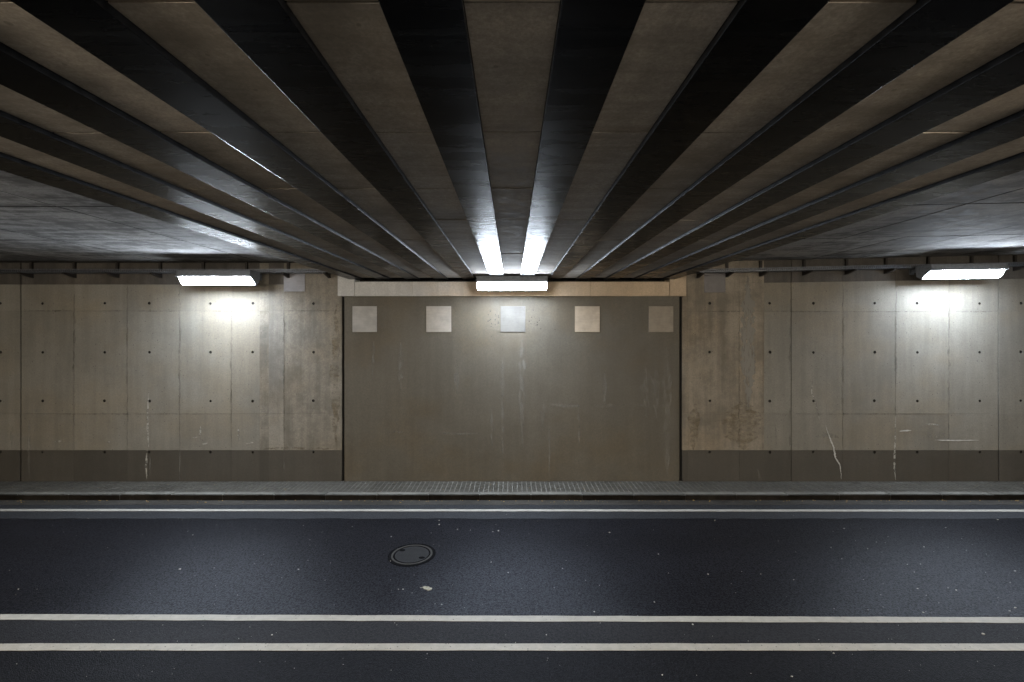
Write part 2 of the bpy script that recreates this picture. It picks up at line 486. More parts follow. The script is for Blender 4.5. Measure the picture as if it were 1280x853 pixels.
# near pavement behind and below the camera
npav = bpy.data.objects.new("pavement", None); link(npav); npav['kind'] = 'structure'
bm = bmesh.new(); box(bm, XL * 3, XR * 3, YB - 0.2, 1.0, ROADZ - 0.25, 0.0)
mesh_obj("paving_bed", bm, M['paver'], npav)

# ------------------------------------------------------------------ far walls
YW = D
def quad_panel(name, pts, parent, mat, holes=(), thick=0.045, jit=0.0012, yface=None):
    """A panel from a convex (x, z) outline, with real round holes cut through it."""
    bm = bmesh.new()
    y = (YW if yface is None else yface) + rnd.uniform(-jit, jit)
    fr = [bm.verts.new((px, y, pz)) for px, pz in pts]
    n = len(fr)
    edges = [bm.edges.new((fr[i], fr[(i + 1) % n])) for i in range(n)]
    if holes:
        for hx, hz, hr in holes:
            hv = [bm.verts.new((hx + hr * math.cos(2 * math.pi * k / 12), y, hz + hr * math.sin(2 * math.pi * k / 12))) for k in range(12)]
            edges += [bm.edges.new((hv[k], hv[(k + 1) % 12])) for k in range(12)]
        bmesh.ops.triangle_fill(bm, edges=edges, use_beauty=True, use_dissolve=False, normal=(0, -1, 0))
    else:
        bm.faces.new(fr)
    bk = [bm.verts.new((px, y + thick, pz)) for px, pz in pts]
    for i in range(n): bm.faces.new((fr[i], bk[i], bk[(i + 1) % n], fr[(i + 1) % n]))
    cx = sum(p[0] for p in pts) / n; cz = sum(p[1] for p in pts) / n
    return mesh_obj(name, bm, mat, parent, origin=(cx, YW, cz))

cup_mesh = None
def tie_cup(parent, hx, hz, hr):
    global cup_mesh
    if cup_mesh is None:
        bm = bmesh.new()
        n = 12
        a = [bm.verts.new((1.0 * math.cos(2 * math.pi * k / n), -0.002, 1.0 * math.sin(2 * math.pi * k / n))) for k in range(n)]
        b = [bm.verts.new((0.72 * math.cos(2 * math.pi * k / n), 0.032, 0.72 * math.sin(2 * math.pi * k / n))) for k in range(n)]
        for k in range(n): bm.faces.new((a[k], a[(k + 1) % n], b[(k + 1) % n], b[k]))
        bm.faces.new(b)
        cup_mesh = bpy.data.meshes.new("tie_hole"); bm.to_mesh(cup_mesh); bm.free()
        cup_mesh.materials.append(M['hole'])
    o = bpy.data.objects.new("tie_hole", cup_mesh)
    link(o, parent)
    o.location = Vector((hx, YW + 0.004, hz)) - Vector(parent.location)
    o.scale = (hr, 1, hr)

ZB = 0.0
Z1, Z2, Z3 = Z(562.9), Z(517.5), Z(389.0)
HOLE_Z = [Z(379.5), Z(440.5), Z(501.3)]
def build_wall(label, cols, ztop, zslab, hole_px, x_end_pad, loc):
    """cols: list of (px0, px1, gap0, gap1, kind)"""
    w = thing("concrete_wall", label, "wall", loc)
    bm = bmesh.new()
    xs = [X(c[0]) for c in cols] + [X(c[1]) for c in cols]
    box(bm, min(xs), max(xs), YW + 0.046, YW + 0.5, -0.2, 4.95)
    mesh_obj("wall_core", bm, M['backing'], w)
    for (p0, p1, g0, g1, kind) in cols:
        x0, x1 = X(p0) + g0, X(p1) - g1
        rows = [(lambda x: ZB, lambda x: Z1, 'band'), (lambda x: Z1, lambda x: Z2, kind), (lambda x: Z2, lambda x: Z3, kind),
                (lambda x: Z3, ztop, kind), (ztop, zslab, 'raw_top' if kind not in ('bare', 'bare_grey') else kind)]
        for r, (za, zb, mk) in enumerate(rows):
            hs = []
            for hp in hole_px:
                hx = X(hp)
                if x0 + 0.05 < hx < x1 - 0.05:
                    for hz in HOLE_Z + [Z1 - 0.040]:
                        if za(hx) + 0.035 < hz < zb(hx) - 0.035:
                            hs.append((hx + rnd.uniform(-0.006, 0.006), hz + rnd.uniform(-0.006, 0.006), rnd.uniform(0.026, 0.032)))
            zg = 0.0016 if r in (2, 3, 1) else 0.0008
            pts = [(x0, za(x0) + zg), (x1, za(x1) + zg), (x1, zb(x1) - zg), (x0, zb(x0) - zg)]
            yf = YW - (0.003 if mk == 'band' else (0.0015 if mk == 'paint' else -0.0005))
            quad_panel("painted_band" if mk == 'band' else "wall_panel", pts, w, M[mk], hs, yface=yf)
            for h in hs: tie_cup(w, *h)
    return w

G = 0.0022
Lp = [428, 355, 289, 224.5, 159, 92.5, 26]
while X(Lp[-1]) > XL: Lp.append(Lp[-1] - 65.7)
def gap(px): return 0.018 if abs(px - 26) < 1 or abs(px + 368.2) < 2 else G
cols = [(355, 427, G, 0.0, 'bare_grey'), (336, 355, 0.0, G, 'bare_light'), (324.5, 336, 0.0, 0.0, 'bare_grey'), (289, 324.5, G, 0.0, 'paint')]
for a, b in zip(Lp[2:], Lp[3:]): cols.append((b, a, gap(b), gap(a), 'paint'))
LH = [392, 316, 263, 187, 131, 53.5, 0.5]
q = 0.5
while X(q) > XL: q -= 77; LH.append(q); q -= 54.5; LH.append(q)
wall_l = build_wall("concrete wall with tie holes and brown base band, left of the brown painted wall", cols,
                    lambda x: Z(355.8), lambda x: Z(329), LH, 0, (X(200), YW, 0))

SL = 0.0222
def zr(x, z0): return z0 + SL * (x - 4.3)
Rp = [989, 1053.5, 1119.5, 1186, 1248]
while X(Rp[-1]) < XR: Rp.append(Rp[-1] + 65.7)
def gapr(px): return 0.014 if abs(px - 1248) < 1 else (0.007 if abs(px - 989) < 1 else G)
cols = [(853, 860, 0.0, 0.002, 'bare'), (860, 924, 0.002, G, 'bare'), (924, 955, G, 0.0, 'bare'), (955, 989, 0.0, 0.007, 'paint')]
for a, b in zip(Rp, Rp[1:]): cols.append((a, b, gapr(a), gapr(b), 'paint'))
RH = [887, 962, 1016.5, 1093, 1146.5, 1224.5, 1276]
q = 1276
while X(q) < XR: q += 77; RH.append(q); q += 53; RH.append(q)
wall_r = build_wall("concrete wall with long white crack and scratches, right of the brown painted wall", cols,
                    lambda x: Z(353.8) + 0.016 * (x - 5.33), lambda x: zr(x, Z(327)), RH, 0, (X(1060), YW, 0))

# brown painted infill wall
inf = thing("painted_wall", "wide smooth brown painted wall under the middle lamp", "wall", (0, YW, 0))
XI0, XI1 = X(430.2), X(849.5)
bm = bmesh.new()
box(bm, XI0, XI1, YW + 0.012, YW + 0.30, ZB - 0.004, Z(369))
bmesh.ops.bevel(bm, geom=[e for e in bm.edges if all(v.co.y < YW + 0.1 for v in e.verts)], offset=0.006, segments=1, affect='EDGES')
mesh_obj("wall_face", bm, M['infill'], inf)
bm = bmesh.new()
box(bm, X(426), XI0 - 0.001, YW + 0.06, YW + 0.3, ZB - 0.004, Z(369))
mesh_obj("joint_filler", bm, M['dark'], inf)
bm = bmesh.new(); box(bm, XI1 + 0.001, X(854), YW + 0.06, YW + 0.3, ZB - 0.004, Z(369))
mesh_obj("joint_filler", bm, M['dark'], inf)

# ledge over the infill wall
led = thing("bearing_ledge", "pale concrete ledge with raised ends between the brown wall and the black beams", "ledge", (0, YW, Z(370.5)))
LF = YW - 0.06
def block(name, x0, x1, z1, mat, zb=Z(370.3, D - 0.06), yf=LF):
    bm = bmesh.new(); box(bm, x0, x1, yf, YW + 0.35, zb, z1); bevel_all(bm, 0.006)
    return mesh_obj(name, bm, mat, led, origin=((x0 + x1) / 2, YW, zb))
dL = D - 0.06
zt = Z(352.3, dL)
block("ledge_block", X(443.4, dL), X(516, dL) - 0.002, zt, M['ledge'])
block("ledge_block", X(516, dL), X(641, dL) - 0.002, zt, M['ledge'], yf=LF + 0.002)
block("ledge_block", X(641, dL), X(738, dL) - 0.002, zt, M['ledge_warm_lit'])
block("ledge_block", X(738, dL), X(837, dL), zt, M['ledge_warm_lit'], yf=LF + 0.0015)
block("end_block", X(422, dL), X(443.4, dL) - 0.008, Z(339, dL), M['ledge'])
block("end_block", X(837, dL) + 0.008, X(858, dL), Z(339, dL), M['ledge_warm_lit'])

# ------------------------------------------------------------------ square plates
def plate(px0, px1, py0, py1, mat, label, yf=YW + 0.012, t=0.012):
    bm = bmesh.new()
    x0, x1, z0, z1 = X(px0), X(px1), Z(py1), Z(py0)
    box(bm, x0, x1, yf - t, yf, z0, z1); bevel_all(bm, 0.003)
    root = thing("square_plate", label, "plate", ((x0 + x1) / 2, yf, z0), "square plates along the wall top")
    mesh_obj("plate_face", bm, mat, root)
    for sx in (x0 + 0.04, x1 - 0.04):
        for sz in (z0 + 0.04, z1 - 0.04):
            bm = bmesh.new()
            bmesh.ops.create_cone(bm, cap_ends=True, segments=8, radius1=0.009, radius2=0.007, depth=0.006,
                                  matrix=__import__('mathutils').Matrix.Translation((sx, yf - t - 0.002, sz)) @ __import__('mathutils').Matrix.Rotation(math.pi / 2, 4, 'X'))
            mesh_obj("screw", bm, mat, root, origin=(sx, yf, sz))
    return root
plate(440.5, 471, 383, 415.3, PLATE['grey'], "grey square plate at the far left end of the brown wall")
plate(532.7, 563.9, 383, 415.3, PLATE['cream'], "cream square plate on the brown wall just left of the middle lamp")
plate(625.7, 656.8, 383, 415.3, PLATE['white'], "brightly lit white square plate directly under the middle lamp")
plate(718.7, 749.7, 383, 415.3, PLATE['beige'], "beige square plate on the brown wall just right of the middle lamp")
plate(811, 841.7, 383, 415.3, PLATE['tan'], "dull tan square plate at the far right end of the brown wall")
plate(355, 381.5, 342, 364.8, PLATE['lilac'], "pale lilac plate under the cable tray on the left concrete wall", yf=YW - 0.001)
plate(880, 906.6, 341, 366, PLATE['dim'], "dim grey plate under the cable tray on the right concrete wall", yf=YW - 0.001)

# ------------------------------------------------------------------ lime streaks, scratches, stains
def ribbon(name, parent, pts, w, mat, y=YW - 0.006, sub=10, jit=0.35):
    """Crooked thin deposit following pixel points on the wall."""
    P = []
    for (a, b) in zip(pts, pts[1:]):
        for k in range(sub):
            f = k / sub
            P.append((a[0] + (b[0] - a[0]) * f, a[1] + (b[1] - a[1]) * f))
    P.append(pts[-1])
    bm = bmesh.new()
    prev = None
    horiz = abs(pts[-1][0] - pts[0][0]) > abs(pts[-1][1] - pts[0][1])
    for i, (px, py) in enumerate(P):
        ends = min(1.0, 3.0 * min(i, len(P) - 1 - i) / len(P) + 0.12)
        ww = w * ends * rnd.uniform(0.55, 1.25)
        px += rnd.uniform(-jit, jit) * (0.3 if horiz else 1); py += rnd.uniform(-jit, jit) * (0.6 if horiz else 0)
        if horiz: a, b = (px, py - ww / 2), (px, py + ww / 2)
        else: a, b = (px - ww / 2, py), (px + ww / 2, py)
        va = bm.verts.new((X(a[0]), y, Z(a[1]))); vb = bm.verts.new((X(b[0]), y, Z(b[1])))
        vc = bm.verts.new((X(a[0]), y + 0.0015, Z(a[1]))); vd = bm.verts.new((X(b[0]), y + 0.0015, Z(b[1])))
        if prev:
            bm.faces.new((prev[0], prev[1], vb, va))
            bm.faces.new((prev[0], va, vc, prev[2])); bm.faces.new((prev[1], prev[3], vd, vb))
        prev = (va, vb, vc, vd)
    return mesh_obj(name, bm, mat, parent, origin=(X(pts[0][0]), YW, Z(pts[-1][1])))

ribbon("lime_streak", wall_l, [(186, 488), (184.5, 520), (185.5, 560)], 2.2, M['lime'])
ribbon("lime_streak", wall_l, [(184, 562), (182.5, 582), (184, 599)], 2.4, M['lime'])
ribbon("lime_streak", wall_l, [(188, 566), (187, 599)], 2.2, M['lime_faint'])
ribbon("lime_streak", wall_l, [(37, 520), (36.5, 562), (37, 598)], 4.0, M['lime_faint'])
ribbon("lime_streak", wall_l, [(15, 528), (14.5, 562)], 4.0, M['lime_faint'])
ribbon("lime_streak", wall_l, [(251, 532), (250.5, 550)], 2.5, M['lime'])
ribbon("lime_streak", wall_l, [(298, 534), (299, 552)], 2.6, M['lime'])
ribbon("lime_streak", wall_l, [(355, 560), (355.5, 598)], 1.3, M['lime_faint'])
ribbon("lime_streak", wall_l, [(225, 562), (225, 599)], 1.6, M['lime_faint'])
for (a, b, c, w) in ((132, 139, 553, 2.2), (253, 260, 554.5, 2.6), (308, 317, 554, 2.6), (240, 248, 547, 1.4), (68, 77, 552, 2.4)):
    ribbon("scuff_mark", wall_l, [(a, c + 0.8), ((a + b) / 2, c), (b, c - 0.6)], w, M['lime'])
ribbon("crack_line", wall_r, [(1016, 472), (1014, 490), (1019, 502), (1025, 528)], 1.6, M['lime'])
ribbon("crack_line", wall_r, [(1032, 532), (1036, 545), (1042, 560), (1044, 572), (1050, 582), (1051.5, 599)], 1.9, M['scratch'])
ribbon("lime_streak", wall_r, [(1119.5, 495), (1118.8, 520)], 1.6, M['lime_faint'])
ribbon("lime_streak", wall_r, [(1119, 519), (1118.5, 560), (1117.5, 585), (1119, 600)], 2.4, M['lime'])
ribbon("lime_streak", wall_r, [(947, 585), (950, 599)], 2.2, M['lime_faint'])
ribbon("lime_streak", wall_r, [(969, 530), (970, 560)], 2.6, M['lime_faint'])
ribbon("scratch_mark", wall_r, [(1168, 550.2), (1196, 550.9), (1224, 550.4)], 1.4, M['scratch'], jit=0.15)
ribbon("scratch_mark", wall_r, [(1124, 539.2), (1131, 538.6), (1139, 538.2)], 1.8, M['scratch'], jit=0.15)
ribbon("scuff_mark", wall_r, [(1156, 531.0), (1166, 530.4), (1176, 532.5)], 2.6, M['lime'])
ribbon("scuff_mark", wall_r, [(1152, 540), (1166, 545), (1182, 542)], 7, M['lime_faint'])
ribbon("scuff_mark", wall_r, [(1020, 546), (1034, 543), (1048, 547)], 7, M['lime_faint'])
ribbon("cement_skin", wall_r, [(934.5, 345), (935, 380), (934, 420), (936, 470), (935, 512)], 17, M['skin'], y=YW - 0.004, sub=14, jit=0.8)
ribbon("ochre_stain", wall_r, [(930, 500), (925, 530), (930, 562)], 48, M['rust'], y=YW - 0.004, sub=12, jit=2)
ribbon("ochre_stain", wall_r, [(868, 505), (866, 562)], 16, M['rust'], y=YW - 0.0045, sub=10, jit=1.5)
ribbon("ochre_stain", wall_l, [(420, 380), (419, 470), (420, 561)], 10, M['rust'], y=YW - 0.004, sub=12, jit=1.5)
ribbon("ochre_stain", wall_l, [(327, 561.2), (360, 560.2), (424, 560.8)], 3.2, M['rust'], y=YW - 0.004, sub=16, jit=1)
for (px, y0, y1) in ((92.7, 356, 562), (159, 356, 562), (224.6, 356, 562), (289, 390, 562), (355, 366, 560)):
    ribbon("joint_stain", wall_l, [(px + 0.6, y0), (px, (y0 + y1) / 2), (px + 0.3, y1)], 2.6, M['crack'], y=YW - 0.0035, sub=20, jit=0.8)
for (px, y0, y1) in ((924, 390, 560), (1053.6, 356, 560), (1119.6, 352, 500), (1186, 352, 560), (987.6, 356, 598)):
    ribbon("joint_stain", wall_r, [(px + 0.3, y0), (px, (y0 + y1) / 2), (px - 0.3, y1)], 2.6, M['crack'], y=YW - 0.0035, sub=20, jit=0.8)
for (wl, a, b, py) in ((wall_l, 128, 160, 388.6), (wall_l, 60, 76, 388.8), (wall_l, 165, 226, 389.0), (wall_l, 258, 318, 389.0), (wall_l, 30, 92, 388.6),
                       (wall_l, 30, 290, 517.6), (wall_l, 350, 424, 388.6), (wall_r, 955, 1050, 389.6), (wall_r, 1060, 1185, 389.8), (wall_r, 1190, 1246, 389.8),
                       (wall_r, 956, 1180, 517.6), (wall_r, 875, 950, 389.4)):
    ribbon("joint_stain", wl, [(a, py), ((a + b) / 2, py + 0.2), (b, py)], 1.5, M['crack'], y=YW - 0.0037, sub=24, jit=0.3)
YI = YW + 0.009
ribbon("lime_streak", inf, [(628.5, 418), (628, 500), (628.5, 590)], 4.0, M['lime_faint'], y=YI)
ribbon("lime_streak", inf, [(652, 418), (652, 470), (653, 560)], 9, M['lime_faint'], y=YI)
ribbon("lime_streak", inf, [(687, 530), (686.5, 598)], 2.0, M['lime_faint'], y=YI)
ribbon("scuff_mark", inf, [(688, 506), (706, 508), (726, 508)], 4.0, M['lime_faint'], y=YI, jit=0.8)
ribbon("scuff_mark", inf, [(744, 507), (756, 508), (768, 507)], 6.0, M['lime_faint'], y=YI, jit=0.8)
ribbon("scuff_mark", inf, [(770, 506), (805, 507), (842, 508)], 3.0, M['lime_faint'], y=YI, jit=0.8)
ribbon("scuff_mark", inf, [(545, 541), (575, 543), (602, 542)], 3.0, M['lime_faint'], y=YI, jit=0.8)
ribbon("scuff_mark", inf, [(484, 541), (496, 540), (508, 541)], 2.4, M['lime_faint'], y=YI, jit=0.8)
ribbon("lime_streak", inf, [(833, 430), (835, 500), (834, 598)], 11, M['lime_faint'], y=YI)
ribbon("lime_streak", inf, [(812, 468), (810, 510)], 24, M['lime_faint'], y=YI)
for k in range(9):
    px = rnd.uniform(440, 845)
    y0 = rnd.uniform(420, 520)
    ribbon("lime_streak", inf, [(px, y0), (px + rnd.uniform(-1, 1), y0 + rnd.uniform(40, 75))], rnd.uniform(3, 8), M['lime_faint'], y=YI)
# dark paint flecks round the middle plate
bm = bmesh.new()
for k in range(46):
    side = rnd.choice((-1, 1))
    px = 641 + side * abs(rnd.gauss(24, 12)); py = rnd.gauss(402, 9)
    if 624 < px < 659: continue
    s = rnd.uniform(0.25, 0.8) / 59
    cx, cz = X(px), Z(py)
    vv = [bm.verts.new((cx + s * math.cos(a) * rnd.uniform(0.5, 1.5), YI + 0.001, cz + s * math.sin(a) * rnd.uniform(0.5, 1.8))) for a in (0, 1.3, 2.6, 3.8, 5.1)]
    bm.faces.new(vv)
o = mesh_obj("paint_fleck", bm, M['fleck'], inf); o['kind'] = 'stuff'

# ------------------------------------------------------------------ middle bridge deck: black beams and concrete strips
PER, FW = 0.5965, 0.272
ZF, ZS = CZ + 1.067, CZ + 1.097            # underside of the flanges, underside of the strips
deck = thing("bridge_deck", "bridge deck with brownish concrete strips between the black steel beams", "bridge deck", (0, 4, ZS))
YE = YW - 0.05
bm = bmesh.new(); box(bm, -6.05 * PER, 6.05 * PER, YB - 0.3, YE, ZS + 0.05, ZS + 0.75)
mesh_obj("deck_body", bm, M['backing'], deck)
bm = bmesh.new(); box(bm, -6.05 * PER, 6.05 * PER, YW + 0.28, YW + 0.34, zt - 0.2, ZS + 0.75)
mesh_obj("deck_end", bm, M['dark'], deck)  # blackened so the gap above the ledge reads as deep shade
for s in range(-5, 6):
    xa, xb = s * PER - (PER - FW) / 2 + 0.002, s * PER + (PER - FW) / 2 - 0.002
    ys = [YB - 0.3] + [-1.5 + 1.01 * k for k in range(0, 11)] + [YE - 0.06]
    for a, b in zip(ys, ys[1:]):
        bm = bmesh.new()
        j = rnd.uniform(-0.0025, 0.0025)
        a2, b2 = a + 0.004 + rnd.uniform(0, 0.006), b - 0.004
        box(bm, xa, xb, a2, b2, ZS + j, ZS + 0.055)
        mesh_obj("soffit_panel", bm, M['soffit'], deck, origin=(s * PER, (a + b) / 2, ZS))

order = ["first", "second", "third", "fourth", "fifth", "sixth"]
bl = {(-1, 0): "black steel beam left of the middle strip, middle lamp mirrored at its end",
      (1, 0): "black steel beam right of the middle strip, middle lamp mirrored at its end",
      (-1, 5): "outermost black steel beam on the left, beside the grey left ceiling slab",
      (1, 5): "outermost black steel beam on the right, beside the grey right ceiling slab"}
for sd in (-1, 1):
    for k in range(6):
        cx = sd * (k + 0.5) * PER
        bm = bmesh.new()
        box(bm, cx - FW / 2, cx + FW / 2, YB - 0.3, YE + 0.12, ZF, ZF + 0.032)
        bevel_all(bm, 0.004, 2)
        bm.normal_update()
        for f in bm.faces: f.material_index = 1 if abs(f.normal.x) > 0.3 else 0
        lab = bl.get((sd, k), "%s black steel beam to the %s of the middle concrete strip" % (order[k], "left" if sd < 0 else "right"))
        root = thing("steel_beam", lab, "beam", (cx, 4, ZF), "black steel beams under the deck")
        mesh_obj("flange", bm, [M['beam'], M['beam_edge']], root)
        bm = bmesh.new(); box(bm, cx - 0.012, cx + 0.012, YB - 0.3, YE, ZF + 0.0325, ZF + 0.078)
        mesh_obj("web", bm, M['beam'], root)

# ------------------------------------------------------------------ side ceiling slabs
def slab(side, label):
    root = thing("ceiling_slab", label, "ceiling slab", (side * 10, 4, CZ + 1.45))
    xi = side * 6.2 * PER
    zf = (lambda x: CZ + 1.447) if side < 0 else (lambda x: zr(x, CZ + 1.455))
    xs = [xi + side * v for v in [0, 0.62] + [0.62 + 1.0 * k for k in range(1, 16)]]
    ys = [YB - 0.3, -0.65, 1.35, 3.36, 5.36, 7.35, YW - 0.035]
    for xa, xb in zip(xs, xs[1:]):
        a, b = min(xa, xb) + 0.008, max(xa, xb) - 0.008
        for ya, yb in zip(ys, ys[1:]):
            j = rnd.uniform(-0.002, 0.002)
            bm = bmesh.new()
            vs, fs = box(bm, a, b, ya + 0.014, yb - 0.014, 0, 0.006)
            for v in vs: v.co.z += zf(v.co.x) + j
            bm.normal_update()
            for f in fs: f.material_index = 0 if abs(f.normal.z) > 0.7 else 1
            mesh_obj("ceiling_panel", bm, [M['slab'], M['dark']], root, origin=((a + b) / 2, (ya + yb) / 2, zf((a + b) / 2)))
    bm = bmesh.new()
    vs, fs = box(bm, min(xi, xs[-1]), max(xi, xs[-1]), YB - 0.3, YW + 0.4, 0.0105, 0.6)
    for v in vs: v.co.z += zf(v.co.x)
    mesh_obj("slab_body", bm, M['dark'], root)
slab(-1, "smooth grey ceiling slab with thin joints above the left lamp")
slab(1, "smooth grey ceiling slab with thin joints above the right lamp")

# ------------------------------------------------------------------ cable trays
def cable_tray(label, x0, x1, zfun, brackets):
    root = thing("cable_tray", label, "cable tray", ((x0 + x1) / 2, YW, zfun((x0 + x1) / 2)))
    YT0, YT1 = YW - 0.27, YW - 0.06
    def shear(bm):
        for v in bm.verts: v.co.z += zfun(v.co.x)
    bm = bmesh.new()
    box(bm, x0, x1, YT0, YT0 + 0.003, 0.0, 0.018); box(bm, x0, x1, YT0, YT0 + 0.003, 0.052, 0.068)   # one perforated strip
    x = x0
    while x < x1 - 0.03:
        box(bm, x, x + 0.016, YT0 + 0.0005, YT0 + 0.0025, 0.0182, 0.0518); x += 0.042
    shear(bm); o = mesh_obj("tray_side", bm, M['galv'], root); o['kind'] = 'stuff'
    bm = bmesh.new()
    box(bm, x0, x1, YT1, YT1 + 0.003, 0.0, 0.068)
    shear(bm); mesh_obj("tray_side", bm, M['galv'], root)
    bm = bmesh.new()
    x = x0
    while x < x1 - 0.1:
        box(bm, x, x + 0.05, YT0 + 0.004, YT1 - 0.001, -0.003, -0.0005); x += 0.08
    shear(bm); o = mesh_obj("tray_bottom", bm, M['galv'], root); o['kind'] = 'stuff'
    for cy, r in ((0.05, 0.016), (0.09, 0.02), (0.14, 0.013)):
        bm = bmesh.new()
        n = int((x1 - x0) / 0.5)
        pts = [(x0 + (x1 - x0) * i / n, YT0 + cy + 0.01 * math.sin(i * 1.3 + r * 99), r + 0.003) for i in range(n + 1)]
        tube(bm, pts, r, 6); shear(bm); mesh_obj("cable", bm, M['cable'], root, smooth=True)
    bmesh_b = None
    for bx in brackets:
        z = zfun(bx)
        bm = bmesh.new()
        prism_x(bm, [(YT0 - 0.012, z - 0.008), (YT0 - 0.012, z - 0.030), (YW - 0.05, z - 0.085), (YW - 0.05, z - 0.008)], bx - 0.025, bx + 0.025)
        mesh_obj("bracket_arm", bm, M['bracket'], root, origin=(bx, YW, z))
        bm = bmesh.new()
        box(bm, bx - 0.024, bx + 0.024, YW - 0.047, YW - 0.004, z - 0.09, z + 0.245)
        mesh_obj("bracket_post", bm, M['bracket'], root, origin=(bx, YW, z))
    return root
zt_l = lambda x: CZ + 1.193
bL = [X(p) for p in (361, 309, 255, 201.5, 148, 94.5, 41, -13, -67, -121, -175, -229, -283, -337, -391)]
cable_tray("perforated cable tray on dark brackets along the top of the left wall", XL, X(414), zt_l, bL + [X(414) - 0.03])
zt_r = lambda x: zr(x, CZ + 1.200)
bR = [X(p) for p in (908, 950, 1004, 1057, 1106, 1159, 1213, 1267, 1321, 1375, 1429, 1483, 1537, 1591, 1645)]
cable_tray("perforated cable tray rising slightly along the top of the right wall", X(868), XR, zt_r, [X(872)] + bR)

# ------------------------------------------------------------------ lamps
def make_lamp(label, cx, zo, width, glow, tilt=0.0, parts=True):
    """zo: height of the lower diffuser edge; the lamp hangs 0.43 m clear of the wall, its face tilted 45 degrees."""
    root = thing("wall_lamp", label, "lamp", (cx, YW, zo), "tubular lamps along the underpass walls")
    h = width / 2
    def shear(bm):
        for v in bm.verts: v.co.z += tilt * (v.co.x - cx)
    y0, y1 = YW - 0.43, YW - 0.62                   # lower-back and upper-front edge of the diffuser
    zl, zh = zo, zo + 0.155
    prof = [(y0 + 0.016, zl + 0.004), (y0 + 0.003, zl - 0.012), (y0 - 0.012, zl + 0.010), (y1 + 0.001, zh - 0.006), (y1 - 0.042, zh - 0.012), (y1 - 0.010, zh + 0.118), (YW - 0.28, zh + 0.125), (YW - 0.31, zl + 0.06)]
    bm = bmesh.new()
    prism_x(bm, prof, cx - h - 0.012, cx + h + 0.012)
    bevel_all(bm, 0.006)
    # the diffuser face opening: push nothing, the diffuser stands 6 mm proud of the tilted face
    shear(bm); mesh_obj("housing", bm, M['housing'], root)
    # diffuser: shallow convex tray of opal plastic
    n = Vector((0, -(zh - zl), -(y0 - y1))).normalized()
    bm = bmesh.new()
    a, b = Vector((0, y0, zl)), Vector((0, y1, zh))
    off = n * 0.014
    prof2 = []
    for f, lift in [(0.02, -0.02)] + [(0.03 + 0.94 * k / 12, -0.010 + 0.25 * (k / 12) * (1 - k / 12) ** 1.4) for k in range(13)] + [(0.98, -0.02)]:
        p = a + (b - a) * f + off + n * lift
        prof2.append((p.y, p.z))
    prism_x(bm, prof2, cx - h, cx + h)
    shear(bm); mesh_obj("diffuser", bm, glow, root)
    for sx in (-1, 1):
        bm = bmesh.new()
        xe = cx + sx * (h + 0.0125)
        prism_x(bm, [(y + (YW - 0.25 - y) * -0.02, z) for y, z in prof], min(xe, xe + sx * 0.012), max(xe, xe + sx * 0.012))
        shear(bm); mesh_obj("end_cap", bm, M['housing'], root)
        bm = bmesh.new()
        ax = cx + sx * h * 0.8
        box(bm, ax - 0.025, ax + 0.025, YW - 0.279, YW - 0.013, zh + 0.02, zh + 0.09)
        shear(bm); mesh_obj("mounting_arm", bm, M['housing'], root)
        bm = bmesh.new()
        box(bm, ax - 0.05, ax + 0.05, YW - 0.012, YW - 0.0005, zh - 0.02, zh + 0.12)
        shear(bm); mesh_obj("mounting_plate", bm, M['housing'], root)
        bm = bmesh.new()
        ax = cx + sx * h * 0.55
        box(bm, ax - 0.02, ax + 0.02, y1 - 0.020, y1 - 0.010, zh + 0.008, zh + 0.05)
        shear(bm); mesh_obj("clip", bm, M['galv'], root)
    return root

la = make_lamp("lit tubular lamp under the left ceiling slab", (X(223, 9.08) + X(312, 9.08)) / 2, CZ + 0.9149, 1.4056, M['glow'])
lb = make_lamp("lit tubular lamp at the ledge in the middle, under the black beams", 0.0, CZ + 0.8081, 1.3552, M['glow'])
lc = make_lamp("lit tubular lamp under the right ceiling slab, with cobwebs below", 9.0383, CZ + 1.0439, 1.4661, M['glow'], 0.016)

# ------------------------------------------------------------------ near wall behind the camera, with its own lamps
nw = thing("concrete_wall", "plain concrete wall on the near side of the road, behind the viewer", "wall", (0, YB, 0))
bm = bmesh.new(); box(bm, XL, XR, YB - 0.5, YB - 0.02, -0.2, 4.8)
mesh_obj("wall_core", bm, M['backing'], nw)
for i in range(34):
    x = XL + i * 1.118
    for z0, z1, mk in ((0, 0.66, 'band'), (0.66, 1.43, 'paint'), (1.43, 3.6, 'paint'), (3.6, 4.25, 'paint')):
        bm = bmesh.new(); box(bm, x + 0.003, x + 1.115, YB - 0.019, YB + rnd.uniform(-0.001, 0.001), z0 + 0.001, z1 - 0.001)
        mesh_obj("wall_panel", bm, M[mk], nw, origin=(x + 0.56, YB, z0))
def near_lamp(label, cx):
    root = make_lamp(label, cx, CZ + 0.65, 1.45, M['glow_warm'])
    # turn the finished lamp to face the road from the near wall
    root.location = (cx, YB, CZ + 0.65)
    root.rotation_euler = (0, 0, math.pi)
    return root
for cx, lab in ((-9.5, "warm tubular lamp on the near wall, far to the left behind the viewer"),
                (-3.6, "warm tubular lamp on the near wall, left behind the viewer"),
                (3.6, "warm tubular lamp on the near wall, right behind the viewer"),
                (9.5, "warm tubular lamp on the near wall, far to the right behind the viewer")):
    near_lamp(lab, cx)

